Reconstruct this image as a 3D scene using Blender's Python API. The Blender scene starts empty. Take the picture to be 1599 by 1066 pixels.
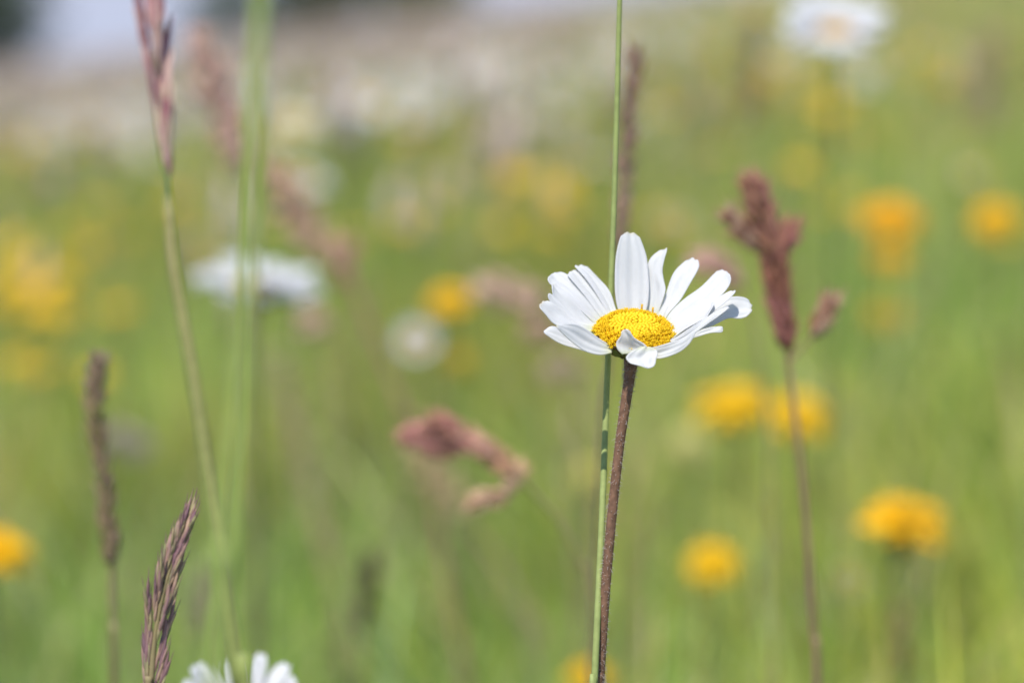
import bpy, math, random
import numpy as np
from mathutils import Vector

SC = bpy.context.scene
COL = SC.collection
rng = np.random.default_rng(7)
random.seed(7)
R = math.radians

# ------------------------------------------------------------------ camera, sky, sun, exposure
PITCH = R(7.0)
CAMZ = 0.55
FOCUS = 0.54
FPX = 55.0 / 22.3 * 1599.0
FWD = np.array([0, math.cos(PITCH), -math.sin(PITCH)])
UP = np.array([0, math.sin(PITCH), math.cos(PITCH)])
RIGHT = np.array([1.0, 0, 0])
CAM = np.array([0, 0, CAMZ])

cd = bpy.data.cameras.new('camera')
cam = bpy.data.objects.new('camera', cd)
COL.objects.link(cam)
cam.location = CAM
cam.rotation_euler = (R(90) - PITCH, 0, 0)
cd.sensor_width = 22.3
cd.lens = 55
cd.clip_start = 0.01
cd.clip_end = 3000
cd.dof.use_dof = True
cd.dof.focus_distance = FOCUS - 0.002
cd.dof.aperture_fstop = 4.0
SC.camera = cam

SUN = Vector((-0.18, -0.40, 0.88)).normalized()
world = bpy.data.worlds.new('World')
SC.world = world
world.use_nodes = True
wn = world.node_tree.nodes
sky = wn.new('ShaderNodeTexSky')
sky.sky_type = 'NISHITA'
sky.sun_disc = False
sky.sun_elevation = math.asin(SUN.z)
sky.sun_rotation = math.atan2(SUN.x, SUN.y)
sky.altitude = 1500
sky.air_density = 1.0
sky.dust_density = 0.1
sky.ozone_density = 4.0
wn['Background'].inputs['Strength'].default_value = 0.15
wl = world.node_tree.links
# a pale lavender bank of far cloud lies along the horizon
w_tc = wn.new('ShaderNodeTexCoord')
w_sep = wn.new('ShaderNodeSeparateXYZ')
wl.new(w_tc.outputs['Generated'], w_sep.inputs[0])
w_noise = wn.new('ShaderNodeTexNoise')
w_noise.inputs['Scale'].default_value = 3.0
w_noise.inputs['Detail'].default_value = 5
wl.new(w_tc.outputs['Generated'], w_noise.inputs['Vector'])
w_off = wn.new('ShaderNodeMath')
w_off.operation = 'MULTIPLY_ADD'
w_off.inputs[1].default_value = 0.35
wl.new(w_noise.outputs['Fac'], w_off.inputs[0])
wl.new(w_sep.outputs['Z'], w_off.inputs[2])
w_map = wn.new('ShaderNodeMapRange')
w_map.interpolation_type = 'SMOOTHSTEP'
w_map.inputs['From Min'].default_value = 0.22
w_map.inputs['From Max'].default_value = 0.48
w_map.inputs['To Min'].default_value = 1.0
w_map.inputs['To Max'].default_value = 0.0
wl.new(w_off.outputs[0], w_map.inputs['Value'])
w_mix = wn.new('ShaderNodeMix')
w_mix.data_type = 'RGBA'
wl.new(w_map.outputs[0], w_mix.inputs['Factor'])
wl.new(sky.outputs[0], w_mix.inputs['A'])
w_mix.inputs['B'].default_value = (2.2, 2.4, 3.1, 1)
wl.new(w_mix.outputs['Result'], wn['Background'].inputs[0])
sd = bpy.data.lights.new('sun', 'SUN')
sd.energy = 3.8
sd.angle = R(0.5)
sd.color = (1.0, 0.95, 0.86)
so = bpy.data.objects.new('sun', sd)
COL.objects.link(so)
so.rotation_euler = (-SUN).to_track_quat('-Z', 'Y').to_euler()
so.location = (0, 0, 5)

SC.view_settings.view_transform = 'Standard'
SC.view_settings.look = 'None'
SC.view_settings.exposure = 0.80
SC.view_settings.gamma = 1
SC.cycles.use_denoising = True
SC.cycles.max_bounces = 8
SC.cycles.diffuse_bounces = 4
SC.cycles.transmission_bounces = 6


# ------------------------------------------------------------------ helpers
def P(px, py, z):
    """point of the meadow seen at a photograph pixel (1599 wide), z metres out along the view"""
    return CAM + z * (FWD + RIGHT * (px - 799.5) / FPX + UP * (533.0 - py) / FPX)


GA, GB = 0.12, 0.0115


def ground_z(x, y):
    x = np.asarray(x, float)
    y = np.asarray(y, float)
    r = np.hypot(x, y)
    z = GA * np.clip(x, -60, 60) + GB * y
    z = z + 0.02 * np.sin(x * 1.3 + 0.5) * np.sin(y * 0.9)
    z = z - np.clip(r - 115, 0, None) * 0.06
    return z


def canopy_point(px, py, h):
    d = FWD + RIGHT * (px - 799.5) / FPX + UP * (533.0 - py) / FPX
    lo = 0.6
    t = lo
    while t < 100:
        q = CAM + d * t
        if q[2] <= float(ground_z(q[0], q[1])) + h:
            return q
        t *= 1.02
    return None


def unit(v):
    v = np.asarray(v, float)
    return v / (np.linalg.norm(v) + 1e-12)


def frame(axis):
    a = unit(axis)
    ref = np.array([0, 0, 1.0]) if abs(a[2]) < 0.9 else np.array([1.0, 0, 0])
    u = unit(np.cross(ref, a))
    return u, np.cross(a, u), a


def spline(pts, n):
    """Catmull-Rom through control rows, n samples"""
    p = np.asarray(pts, float)
    p = np.vstack([2 * p[0] - p[1], p, 2 * p[-1] - p[-2]])
    m = len(p) - 3
    out = []
    for t in np.linspace(0, m, n):
        i = min(int(t), m - 1)
        f = t - i
        a, b, c, d = p[i:i + 4]
        out.append(0.5 * (2 * b + (c - a) * f + (2 * a - 5 * b + 4 * c - d) * f ** 2 + (3 * b - a - 3 * c + d) * f ** 3))
    return np.array(out)


class MB:
    def __init__(self):
        self.v, self.f, self.c, self.n = [], [], [], 0

    def add(self, verts, faces, col):
        verts = np.asarray(verts, float)
        k = len(verts)
        col = np.asarray(col, float)
        if col.ndim == 1:
            col = np.tile(col, (k, 1))
        self.v.append(verts)
        self.c.append(col)
        self.f += [tuple(i + self.n for i in f) for f in faces]
        self.n += k

    def tube(self, pts, radii, col, n=8, cap=True):
        pts = np.asarray(pts, float)
        m = len(pts)
        radii = np.broadcast_to(np.asarray(radii, float), (m,))
        col = np.asarray(col, float)
        tang = np.gradient(pts, axis=0)
        u, w, _ = frame(tang[0])
        V, C = [], []
        for i in range(m):
            t = unit(tang[i])
            u = unit(u - t * np.dot(u, t))
            w = np.cross(t, u)
            for k in range(n):
                a = 2 * math.pi * k / n
                V.append(pts[i] + radii[i] * (u * math.cos(a) + w * math.sin(a)))
                C.append(col if col.ndim == 1 else col[i])
        F = []
        for i in range(m - 1):
            for k in range(n):
                k2 = (k + 1) % n
                F.append((i * n + k, i * n + k2, (i + 1) * n + k2, (i + 1) * n + k))
        if cap:
            F.append(tuple(range(n))[::-1])
            F.append(tuple((m - 1) * n + k for k in range(n)))
        self.add(V, F, np.array(C))

    def spindle(self, base, axis, length, rad, col, tipcol=None, n=6, flat=1.0, peak=0.4, rings=6, bend=None):
        """a pointed bud, spikelet or floret growing from base along axis"""
        u, w, a = frame(axis)
        tw = rng.uniform(0, 6.28)
        u, w = u * math.cos(tw) + w * math.sin(tw), w * math.cos(tw) - u * math.sin(tw)
        col = np.asarray(col, float)
        tipcol = col if tipcol is None else np.asarray(tipcol, float)
        V, C, F = [], [], []
        for i in range(rings):
            t = i / (rings - 1)
            r = rad * (math.sin(math.pi * t ** (math.log(0.5) / math.log(peak))) ** 0.8 if 0 < t < 1 else 0.08)
            ctr = np.asarray(base) + a * length * t
            if bend is not None:
                ctr = ctr + np.asarray(bend) * t * t
            for k in range(n):
                an = 2 * math.pi * k / n
                V.append(ctr + r * (u * math.cos(an) + w * math.sin(an) * flat))
                C.append(col * (1 - t) + tipcol * t)
        for i in range(rings - 1):
            for k in range(n):
                k2 = (k + 1) % n
                F.append((i * n + k, i * n + k2, (i + 1) * n + k2, (i + 1) * n + k))
        self.add(V, F, np.array(C))

    def sheet(self, grid, col, thick=0.0):
        """grid (rows, cols, 3); thick gives it a second skin and closed edges"""
        g = np.asarray(grid, float)
        r, c = g.shape[:2]
        col = np.asarray(col, float)
        cc = np.tile(col, (r * c, 1)) if col.ndim == 1 else col.reshape(r * c, 3)
        F = [(i * c + j, i * c + j + 1, (i + 1) * c + j + 1, (i + 1) * c + j) for i in range(r - 1) for j in range(c - 1)]
        if thick <= 0:
            self.add(g.reshape(-1, 3), F, cc)
            return
        du = np.gradient(g, axis=0)
        dv = np.gradient(g, axis=1)
        nn = np.cross(du, dv)
        nn /= np.linalg.norm(nn, axis=2, keepdims=True) + 1e-12
        top = (g + nn * thick / 2).reshape(-1, 3)
        bot = (g - nn * thick / 2).reshape(-1, 3)
        k = r * c
        F2 = [tuple(i + k for i in f[::-1]) for f in F]
        ring = [j for j in range(c)] + [i * c + c - 1 for i in range(1, r)] + [(r - 1) * c + j for j in range(c - 2, -1, -1)] + [i * c for i in range(r - 2, 0, -1)]
        S = [(ring[(q + 1) % len(ring)], ring[q], ring[q] + k, ring[(q + 1) % len(ring)] + k) for q in range(len(ring))]
        self.add(np.vstack([top, bot]), F + F2 + S, np.vstack([cc, cc]))

    def build(self, name, mat, parent=None, origin=(0, 0, 0), smooth=True):
        me = bpy.data.meshes.new(name)
        v = np.vstack(self.v) - np.asarray(origin, float)
        me.from_pydata(v.tolist(), [], self.f)
        at = me.color_attributes.new('col', 'FLOAT_COLOR', 'POINT')
        c = np.hstack([np.vstack(self.c), np.ones((self.n, 1))])
        at.data.foreach_set('color', c.ravel())
        if smooth:
            me.polygons.foreach_set('use_smooth', [True] * len(me.polygons))
        me.materials.append(mat)
        me.update()
        o = bpy.data.objects.new(name, me)
        COL.objects.link(o)
        if parent is not None:
            o.parent = parent
        return o


def thing(name, label, cat, base, group=None):
    o = bpy.data.objects.new(name, None)
    o.empty_display_size = 0.01
    COL.objects.link(o)
    o.location = base
    o['label'] = label
    o['category'] = cat
    if group:
        o['group'] = group
    return o


def tag(o, label, cat, group=None):
    o['label'] = label
    o['category'] = cat
    if group:
        o['group'] = group
    return o


# ------------------------------------------------------------------ materials
def leafy(name, rough=0.5, trans=0.3, spec=0.3, noise=0.0, nscale=400.0, bump=0.0, tint=(1, 1, 1), gloss=True):
    m = bpy.data.materials.new(name)
    m.use_nodes = True
    nt = m.node_tree
    n = nt.nodes
    l = nt.links
    n.clear()
    out = n.new('ShaderNodeOutputMaterial')
    at = n.new('ShaderNodeAttribute')
    at.attribute_name = 'col'
    csock = at.outputs['Color']
    if noise > 0 or bump > 0:
        tc = n.new('ShaderNodeTexCoord')
        tx = n.new('ShaderNodeTexNoise')
        tx.inputs['Scale'].default_value = nscale
        tx.inputs['Detail'].default_value = 3
        l.new(tc.outputs['Object'], tx.inputs['Vector'])
    if noise > 0:
        mr = n.new('ShaderNodeMapRange')
        mr.inputs['From Min'].default_value = 0.3
        mr.inputs['From Max'].default_value = 0.7
        mr.inputs['To Min'].default_value = 1 - noise
        mr.inputs['To Max'].default_value = 1 + noise
        l.new(tx.outputs['Fac'], mr.inputs['Value'])
        mx = n.new('ShaderNodeVectorMath')
        mx.operation = 'SCALE'
        l.new(csock, mx.inputs[0])
        l.new(mr.outputs[0], mx.inputs['Scale'])
        csock = mx.outputs[0]
    p = n.new('ShaderNodeBsdfPrincipled')
    p.inputs['Roughness'].default_value = rough
    p.inputs['Specular IOR Level'].default_value = spec
    l.new(csock, p.inputs['Base Color'])
    if bump > 0:
        b = n.new('ShaderNodeBump')
        b.inputs['Strength'].default_value = bump
        b.inputs['Distance'].default_value = 0.0003
        l.new(tx.outputs['Fac'], b.inputs['Height'])
        l.new(b.outputs[0], p.inputs['Normal'])
    if trans > 0:
        t = n.new('ShaderNodeBsdfTranslucent')
        l.new(csock, t.inputs['Color'])
        mix = n.new('ShaderNodeMixShader')
        mix.inputs[0].default_value = trans
        l.new(p.outputs[0], mix.inputs[1])
        l.new(t.outputs[0], mix.inputs[2])
        l.new(mix.outputs[0], out.inputs[0])
    else:
        l.new(p.outputs[0], out.inputs[0])
    return m


M_PETAL = leafy('white_petal', 0.6, 0.53, 0.25, noise=0.015, nscale=900, bump=0.08)
M_DISC = leafy('yellow_disc', 0.55, 0.4, 0.25, noise=0.08, nscale=1500)
M_STEM = leafy('hairy_stem', 0.6, 0.0, 0.25, noise=0.3, nscale=900, bump=0.4)
M_GREEN = leafy('green_stem', 0.55, 0.2, 0.2, noise=0.12, nscale=500)
M_BRACT = leafy('green_bract', 0.5, 0.1, 0.3, noise=0.15, nscale=900)
M_SEED = leafy('seed_head', 0.55, 0.3, 0.3, noise=0.15, nscale=700)
M_YELLOW = leafy('yellow_floret', 0.5, 0.35, 0.2, noise=0.08, nscale=300)
M_GRASS = leafy('grass_blade', 0.45, 0.42, 0.4)
M_CROWN = leafy('tree_leaf', 0.5, 0.35, 0.3)
M_BARK = leafy('bark', 0.8, 0.0, 0.1, noise=0.3, nscale=6)

WHITE = np.array([0.745, 0.745, 0.75])


def ground_material():
    m = bpy.data.materials.new('meadow_soil')
    m.use_nodes = True
    nt = m.node_tree
    n, l = nt.nodes, nt.links
    p = n['Principled BSDF']
    p.inputs['Roughness'].default_value = 0.9
    p.inputs['Specular IOR Level'].default_value = 0.1
    tc = n.new('ShaderNodeTexCoord')
    a = n.new('ShaderNodeTexNoise')
    a.inputs['Scale'].default_value = 0.35
    a.inputs['Detail'].default_value = 9
    a.inputs['Roughness'].default_value = 0.75
    l.new(tc.outputs['Object'], a.inputs['Vector'])
    r = n.new('ShaderNodeValToRGB')
    e = r.color_ramp.elements
    e[0].position, e[0].color = 0.34, (0.10, 0.13, 0.04, 1)
    e[1].position, e[1].color = 0.68, (0.34, 0.29, 0.20, 1)
    k = e.new(0.5)
    k.color = (0.20, 0.20, 0.09, 1)
    l.new(a.outputs['Fac'], r.inputs[0])
    l.new(r.outputs[0], p.inputs['Base Color'])
    return m


# ------------------------------------------------------------------ ground and grass
def build_ground():
    # rings around the camera's place, out past the ridge
    rad = np.concatenate([np.linspace(0, 4, 17), np.geomspace(4.4, 900, 70)])
    ang = np.linspace(0, 2 * math.pi, 145)[:-1]
    V = [(0, 0, float(ground_z(0, 0)))]
    F = []
    for r in rad[1:]:
        for a in ang:
            x, y = r * math.sin(a), r * math.cos(a)
            V.append((x, y, float(ground_z(x, y))))
    m = len(ang)
    for k in range(m):
        F.append((0, 1 + (k + 1) % m, 1 + k))
    for i in range(len(rad) - 2):
        for k in range(m):
            k2 = (k + 1) % m
            F.append((1 + i * m + k, 1 + i * m + k2, 1 + (i + 1) * m + k2, 1 + (i + 1) * m + k))
    me = bpy.data.meshes.new('ground')
    me.from_pydata(V, [], F)
    me.polygons.foreach_set('use_smooth', [True] * len(me.polygons))
    me.materials.append(ground_material())
    o = bpy.data.objects.new('ground', me)
    COL.objects.link(o)
    o['kind'] = 'structure'


def patch(x, y, s, seed):
    """smooth patchy value 0..1 over the meadow"""
    q = np.random.default_rng(seed)
    v = np.zeros_like(x)
    for i in range(7):
        a = q.uniform(0, 6.28)
        f = s * q.uniform(0.5, 2.0)
        v += np.sin((x * math.cos(a) + y * math.sin(a)) * f + q.uniform(0, 6.28))
    return 0.5 + 0.5 * np.tanh(v / 2.2)


def ribbon_mesh(name, mat, base, height, lean, ldir, width, col, wdir, seg=4, droop=None):
    n = len(base)
    t = np.linspace(0, 1, seg + 1)
    L = np.stack([np.cos(ldir), np.sin(ldir), np.zeros(n)], 1)
    Wd = np.stack([np.cos(wdir), np.sin(wdir), np.zeros(n)], 1)
    V = np.zeros((n, seg + 1, 2, 3))
    for i, tt in enumerate(t):
        c = base + L * (lean * height * tt ** 2)[:, None]
        zz = height * (tt - 0.28 * np.clip(lean, 0, 1.2) * tt ** 3)
        c = c + np.stack([np.zeros(n), np.zeros(n), zz], 1)
        w = width * (1 - tt ** 2.2) * 0.5 + 0.00012
        V[:, i, 0] = c - Wd * w[:, None]
        V[:, i, 1] = c + Wd * w[:, None]
    k = (seg + 1) * 2
    V = V.reshape(-1, 3)
    b = (np.arange(n) * k)[:, None]
    q = np.concatenate([b + np.array([[2 * i, 2 * i + 1, 2 * i + 3, 2 * i + 2]]) for i in range(seg)], 1).reshape(-1, 4)
    me = bpy.data.meshes.new(name)
    me.vertices.add(len(V))
    me.vertices.foreach_set('co', V.ravel())
    me.loops.add(q.size)
    me.loops.foreach_set('vertex_index', q.ravel().astype(np.int32))
    me.polygons.add(len(q))
    me.polygons.foreach_set('loop_start', (np.arange(len(q)) * 4).astype(np.int32))
    me.polygons.foreach_set('use_smooth', np.ones(len(q), bool))
    at = me.color_attributes.new('col', 'FLOAT_COLOR', 'POINT')
    C = np.ones((n, k, 4))
    C[:, :, :3] = col[:, None, :]
    at.data.foreach_set('color', C.ravel())
    me.materials.append(mat)
    me.update()
    me.validate()
    o = bpy.data.objects.new(name, me)
    COL.objects.link(o)
    return o


def wedge(n, r0, r1, half):
    r = np.sqrt(rng.uniform(r0 * r0, r1 * r1, n))
    a = rng.uniform(-half, half, n)
    return r * np.sin(a), r * np.cos(a)


GREENS = np.array([[0.235, 0.355, 0.042], [0.345, 0.395, 0.066], [0.215, 0.300, 0.075], [0.290, 0.380, 0.050], [0.47, 0.40, 0.17], [0.40, 0.32, 0.16]]) * np.array([1.25, 1.20, 1.10])


def build_grass():
    X, Y, S = [], [], []
    for n, r0, r1, half, s in ((9000, 0.25, 1.2, R(75), 1.0), (26000, 1.0, 3.0, R(34), 1.0), (52000, 3.0, 8.0, R(30), 1.15),
                               (46000, 8.0, 20.0, R(28), 1.7), (40000, 20.0, 60.0, R(27), 3.0)):
        x, y = wedge(n, r0, r1, half)
        X.append(x)
        Y.append(y)
        S.append(np.full(n, s))
    x, y, s = map(np.concatenate, (X, Y, S))
    n = len(x)
    h = np.clip(rng.normal(0.235, 0.055, n), 0.09, 0.34) * (1 + 0.25 * (s > 1.1) * rng.random(n))
    near = np.hypot(x, y) < 0.75
    h = np.where(near, np.minimum(h, 0.27), h)
    p1 = patch(x, y, 1.6, 3)
    p2 = patch(x, y, 3.4, 5)
    dist = np.hypot(x, y)
    w = np.stack([0.5 + p1, 0.3 + 0.9 * p2, 0.25 + 0.9 * (1 - p1), 0.5 + p1 * 0.5, 0.12 + 0.9 * np.clip(dist / 9, 0, 1) * (0.3 + p2),
                  0.08 + 0.7 * np.clip(dist / 10, 0, 1)], 1)
    w /= w.sum(1, keepdims=True)
    pick = (np.cumsum(w, 1) < rng.random(n)[:, None]).sum(1).clip(0, 5)
    p3 = patch(x, y, 9.0, 8)
    p4 = patch(x, y, 5.0, 9)
    col = GREENS[pick] * rng.uniform(0.72, 1.28, n)[:, None] * (0.62 + 0.72 * p3)[:, None]
    col = col * np.stack([0.85 + 0.4 * p4, np.ones(n), 0.9 + 0.5 * (1 - p4)], 1)
    base = np.stack([x, y, ground_z(x, y)], 1)
    o = ribbon_mesh('meadow_grass', M_GRASS, base, h, np.abs(rng.normal(0.35, 0.28, n)), rng.uniform(0, 6.28, n),
                    rng.uniform(0.0022, 0.0055, n) * s, col, rng.uniform(0, 6.28, n))
    o['kind'] = 'stuff'
    o['label'] = 'mixed green and straw grass blades covering the meadow'
    # taller thin stalks and dry straws standing through it
    x, y = wedge(420, 1.0, 3.6, R(32))
    n = len(x)
    st = np.array([[0.42, 0.34, 0.17], [0.34, 0.26, 0.14], [0.26, 0.30, 0.09], [0.46, 0.36, 0.22], [0.20, 0.15, 0.09]])
    k = ribbon_mesh('meadow_straw', M_GRASS, np.stack([x, y, ground_z(x, y)], 1), rng.uniform(0.26, 0.42, n), np.abs(rng.normal(0.25, 0.3, n)), rng.uniform(0, 6.28, n),
                    rng.uniform(0.0018, 0.0050, n), st[rng.integers(0, 5, n)] * rng.uniform(0.8, 1.15, n)[:, None], rng.normal(0, 0.5, n))
    k['kind'] = 'stuff'
    k['label'] = 'dry straws and thin stalks standing through the grass'


def build_seed_haze():
    """the flowering grasses of the far slope: thin stalks with pinkish brown heads, far beyond counting"""
    X, Y = [], []
    for n, r0, r1, half in ((2200, 2.2, 5.0, R(28)), (11000, 5.0, 14.0, R(28)), (22000, 14.0, 60.0, R(26))):
        x, y = wedge(n, r0, r1, half)
        X.append(x)
        Y.append(y)
    x, y = map(np.concatenate, (X, Y))
    az = np.degrees(np.arctan2(x, y))
    dd = np.hypot(x, y)
    clump = patch(x, y, 2.2, 21)
    keep = np.clip(0.95 - np.clip((az - 0.5) / 5.0, 0, 1) * 0.80, 0, 1) * np.clip(1.5 * clump - 0.15, 0.05, 1) * np.clip(0.25 + (dd - 2) / 9, 0, 1)
    ok = rng.random(len(x)) < keep
    x, y = x[ok], y[ok]
    n = len(x)
    dist = np.hypot(x, y)
    s = np.where(dist > 14, 2.2, 1.0)
    h = rng.uniform(0.32, 0.50, n)
    base = np.stack([x, y, ground_z(x, y)], 1)
    ld = rng.uniform(0, 6.28, n)
    lean = np.abs(rng.normal(0.15, 0.12, n))
    stalk = np.array([0.28, 0.27, 0.12]) * rng.uniform(0.8, 1.2, n)[:, None]
    o = ribbon_mesh('stalk_haze', M_GRASS, base, h, lean, ld, 0.0012 * s, stalk, rng.uniform(0, 6.28, n), seg=2)
    o.name = 'flowering_grass'
    o['kind'] = 'stuff'
    o['label'] = 'thin stalks of flowering grass over the far slope'
    # heads: crossed slim spindles as octahedra-like bodies
    top = base + np.stack([np.cos(ld) * lean * h, np.sin(ld) * lean * h, h * (1 - 0.28 * lean)], 1)
    L = rng.uniform(0.045, 0.085, n) * np.sqrt(s)
    rr = rng.uniform(0.004, 0.009, n) * s
    V = np.zeros((n, 10, 3))
    V[:, 0] = top + np.stack([0 * L, 0 * L, L * 0.5], 1)
    for k in range(4):
        a = k * math.pi / 2
        V[:, 1 + k] = top + np.stack([np.cos(a) * rr, np.sin(a) * rr, L * 0.08], 1)
        V[:, 5 + k] = top + np.stack([np.cos(a + .6) * rr * .8, np.sin(a + .6) * rr * .8, -L * 0.28], 1)
    V[:, 9] = top + np.stack([0 * L, 0 * L, -L * 0.5], 1)
    tri = [(0, 1 + k, 1 + (k + 1) % 4) for k in range(4)] + [(1 + k, 5 + k, 1 + (k + 1) % 4) for k in range(4)] + \
          [(5 + k, 5 + (k + 1) % 4, 1 + (k + 1) % 4) for k in range(4)] + [(9, 5 + (k + 1) % 4, 5 + k) for k in range(4)]
    tri = np.array(tri)
    q = ((np.arange(n) * 10)[:, None, None] + tri[None]).reshape(-1, 3)
    me = bpy.data.meshes.new('flowering_grass_heads')
    me.vertices.add(n * 10)
    me.vertices.foreach_set('co', V.ravel())
    me.loops.add(q.size)
    me.loops.foreach_set('vertex_index', q.ravel().astype(np.int32))
    me.polygons.add(len(q))
    me.polygons.foreach_set('loop_start', (np.arange(len(q)) * 3).astype(np.int32))
    hc = np.array([[0.50, 0.38, 0.32], [0.44, 0.37, 0.27], [0.56, 0.45, 0.40], [0.40, 0.28, 0.25]])
    C = np.ones((n, 10, 4))
    far_right = np.clip((np.degrees(np.arctan2(x, y)) - 1.0) / 4.0, 0, 1)[:, None]
    hcol = hc[rng.integers(0, 4, n)] * (1 - far_right) + np.array([0.46, 0.38, 0.20]) * far_right
    C[:, :, :3] = (hcol * rng.uniform(0.75, 1.2, n)[:, None])[:, None, :]
    at = me.color_attributes.new('col', 'FLOAT_COLOR', 'POINT')
    at.data.foreach_set('color', C.ravel())
    me.materials.append(M_SEED)
    me.update()
    me.validate()
    hd = bpy.data.objects.new('grass_heads', me)
    COL.objects.link(hd)
    hd['kind'] = 'stuff'
    hd.parent = o


build_ground()
build_grass()
build_seed_haze()


# ------------------------------------------------------------------ distant trees
def tree(name, label, px, z, height, radius, base_clear, seed, n=2600, tint=(1, 1, 1), group=None):
    q = np.random.default_rng(seed)
    c = P(px, 60, z)
    gz = float(ground_z(c[0], c[1]))
    base = np.array([c[0], c[1], gz])
    t = thing(name, label, 'tree', base, group)
    mb = MB()
    mb.tube(spline([base + [0, 0, -0.2], base + [0.1, 0, height * 0.3], base + [-0.1, 0.1, height * 0.8]], 9), np.linspace(radius * 0.09, radius * 0.03, 9), (0.10, 0.085, 0.06))
    for k in range(7):
        a = q.uniform(0, 6.28)
        s0 = base + [0, 0, height * q.uniform(0.25, 0.6)]
        e0 = s0 + np.array([math.cos(a), math.sin(a), 0.7]) * radius * 0.7
        mb.tube(spline([s0, (s0 + e0) / 2 + [0, 0, -0.1], e0], 6), np.linspace(radius * 0.04, radius * 0.012, 6), (0.10, 0.085, 0.06), n=6)
    mb.build('trunk', M_BARK, t, base)
    # leaf clumps through the crown's volume
    cm = MB()
    lobes = []
    for k in range(13):
        d = unit(q.normal(size=3))
        lobes.append((base + [0, 0, height * (base_clear + 1) / 2] + d * np.array([radius * 0.6, radius * 0.6, height * (1 - base_clear) * 0.34]), radius * q.uniform(0.35, 0.55)))
    for k in range(n):
        lc, lr = lobes[q.integers(len(lobes))]
        d = unit(q.normal(size=3))
        p = lc + d * lr * q.uniform(0.45, 1.05)
        u, w, a = frame(d + q.normal(size=3) * 0.7)
        s = radius * q.uniform(0.04, 0.09)
        col = np.array([0.055, 0.085, 0.030]) * q.uniform(0.6, 1.4) * np.array(tint)
        cm.add([p - u * s, p - w * s * 0.5, p + u * s, p + w * s * 0.5], [(0, 1, 2, 3)], col)
    cm.build('crown', M_CROWN, t, base, smooth=False)


tree('tree', 'dark green tree standing at the far left edge beyond the meadow', -56, 100, 8.5, 4.6, 0.05, 1)
tree('bush', 'low rounded bush at the left foot of the rising tree line', 322, 90, 2.4, 1.3, 0.0, 2, n=1500, tint=(1.2, 1.1, 1.0))
tree('tree', 'taller bush between the low bush and the brownish tree on the skyline', 392, 92, 3.6, 1.7, 0.0, 3, n=1500, tint=(1.1, 1.1, 1.0))
tree('tree', 'brownish tree highest on the skyline beyond the far slope', 480, 94, 4.0, 2.0, 0.0, 4, n=1800, tint=(1.7, 1.1, 1.1))
tree('tree', 'brown hazy tree right of the tallest one on the skyline', 560, 98, 3.6, 2.3, 0.0, 5, n=1800, tint=(2.2, 1.5, 1.4))
tree('bush', 'long brownish bush ending the skyline trees on the right', 662, 98, 2.4, 2.4, 0.0, 6, n=1800, tint=(2.8, 2.0, 2.0))


# ------------------------------------------------------------------ flower and grass builders
def root_of(pts):
    """carry a stalk's lowest piece on down to the ground"""
    a, b = np.asarray(pts[-2], float), np.asarray(pts[-1], float)
    d = unit(b - a)
    d = unit(d * 0.7 + np.array([0, 0, -1.0]))
    p = b.copy()
    for _ in range(400):
        if p[2] <= float(ground_z(p[0], p[1])) + 0.001:
            break
        p = p + d * 0.004
    return p


def stalk_path(pts, n=40):
    pts = [np.asarray(p, float) for p in pts]
    r = root_of(pts)
    mid = (pts[-1] + r) / 2 + (pts[-1] - pts[-2]) * 0.05
    return spline(pts + [mid, r], n), r


def petal_grid(base, out, up, length, width, lift, curl, seed, nu=9, nv=5, notch=0.06):
    """one ray petal: base point, outward direction, flower normal; rises by lift and curls"""
    q = np.random.default_rng(seed)
    side = unit(np.cross(up, out))
    g = np.zeros((nu, nv, 3))
    tw = q.normal(0, 0.12)
    for i in range(nu):
        t = i / (nu - 1)
        ang = lift + curl * t
        for j in range(nv):
            s = j / (nv - 1) * 2 - 1
            tt = t * (1 - 0.10 * abs(s) ** 3 - notch * (0.5 + 0.5 * math.cos(2 * math.pi * s)))
            w = width * (0.42 + 0.58 * math.sin(math.pi * min(1, 0.15 + tt * 0.62)) ** 1.0) * 0.5
            d = out * math.cos(ang) + up * math.sin(ang)
            nrm = up * math.cos(ang) - out * math.sin(ang)
            g[i, j] = base + d * length * tt + side * w * s * math.cos(tw * t) + nrm * (w * 0.28 * s * s + w * s * math.sin(tw * t))
    return g


def dome(mb, ctr, nrm, rad, height, n, col, fl, fr):
    u, w, a = frame(nrm)
    for k in range(n):
        f = (k + 0.5) / n
        r = rad * math.sqrt(f)
        an = k * 2.39996
        p = ctr + (u * math.cos(an) + w * math.sin(an)) * r + a * height * (1 - f * f * 0.9)
        ax = a + (u * math.cos(an) + w * math.sin(an)) * 0.9 * f + rng.normal(size=3) * 0.1
        mb.spindle(p - unit(ax) * fl * 0.4, ax, fl, fr, np.asarray(col) * rng.uniform(0.85, 1.1), n=5, rings=4, peak=0.6)


def bowl(mb, ctr, nrm, rad, rs, depth, col):
    u, w, a = frame(nrm)
    prof = [(1.0, 0), (0.97, -0.25), (0.82, -0.55), (0.55, -0.85), (rs / rad, -1.15)]
    V, F, n = [], [], 16
    for r, z in prof:
        for k in range(n):
            an = 2 * math.pi * k / n
            V.append(ctr + (u * math.cos(an) + w * math.sin(an)) * rad * r + a * depth * z)
    for i in range(len(prof) - 1):
        for k in range(n):
            k2 = (k + 1) % n
            F.append((i * n + k, (i + 1) * n + k, (i + 1) * n + k2, i * n + k2))
    mb.add(V, F, col)


STEM_GREEN = (0.13, 0.19, 0.05)
YEL = np.array([0.86, 0.56, 0.012])


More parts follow.
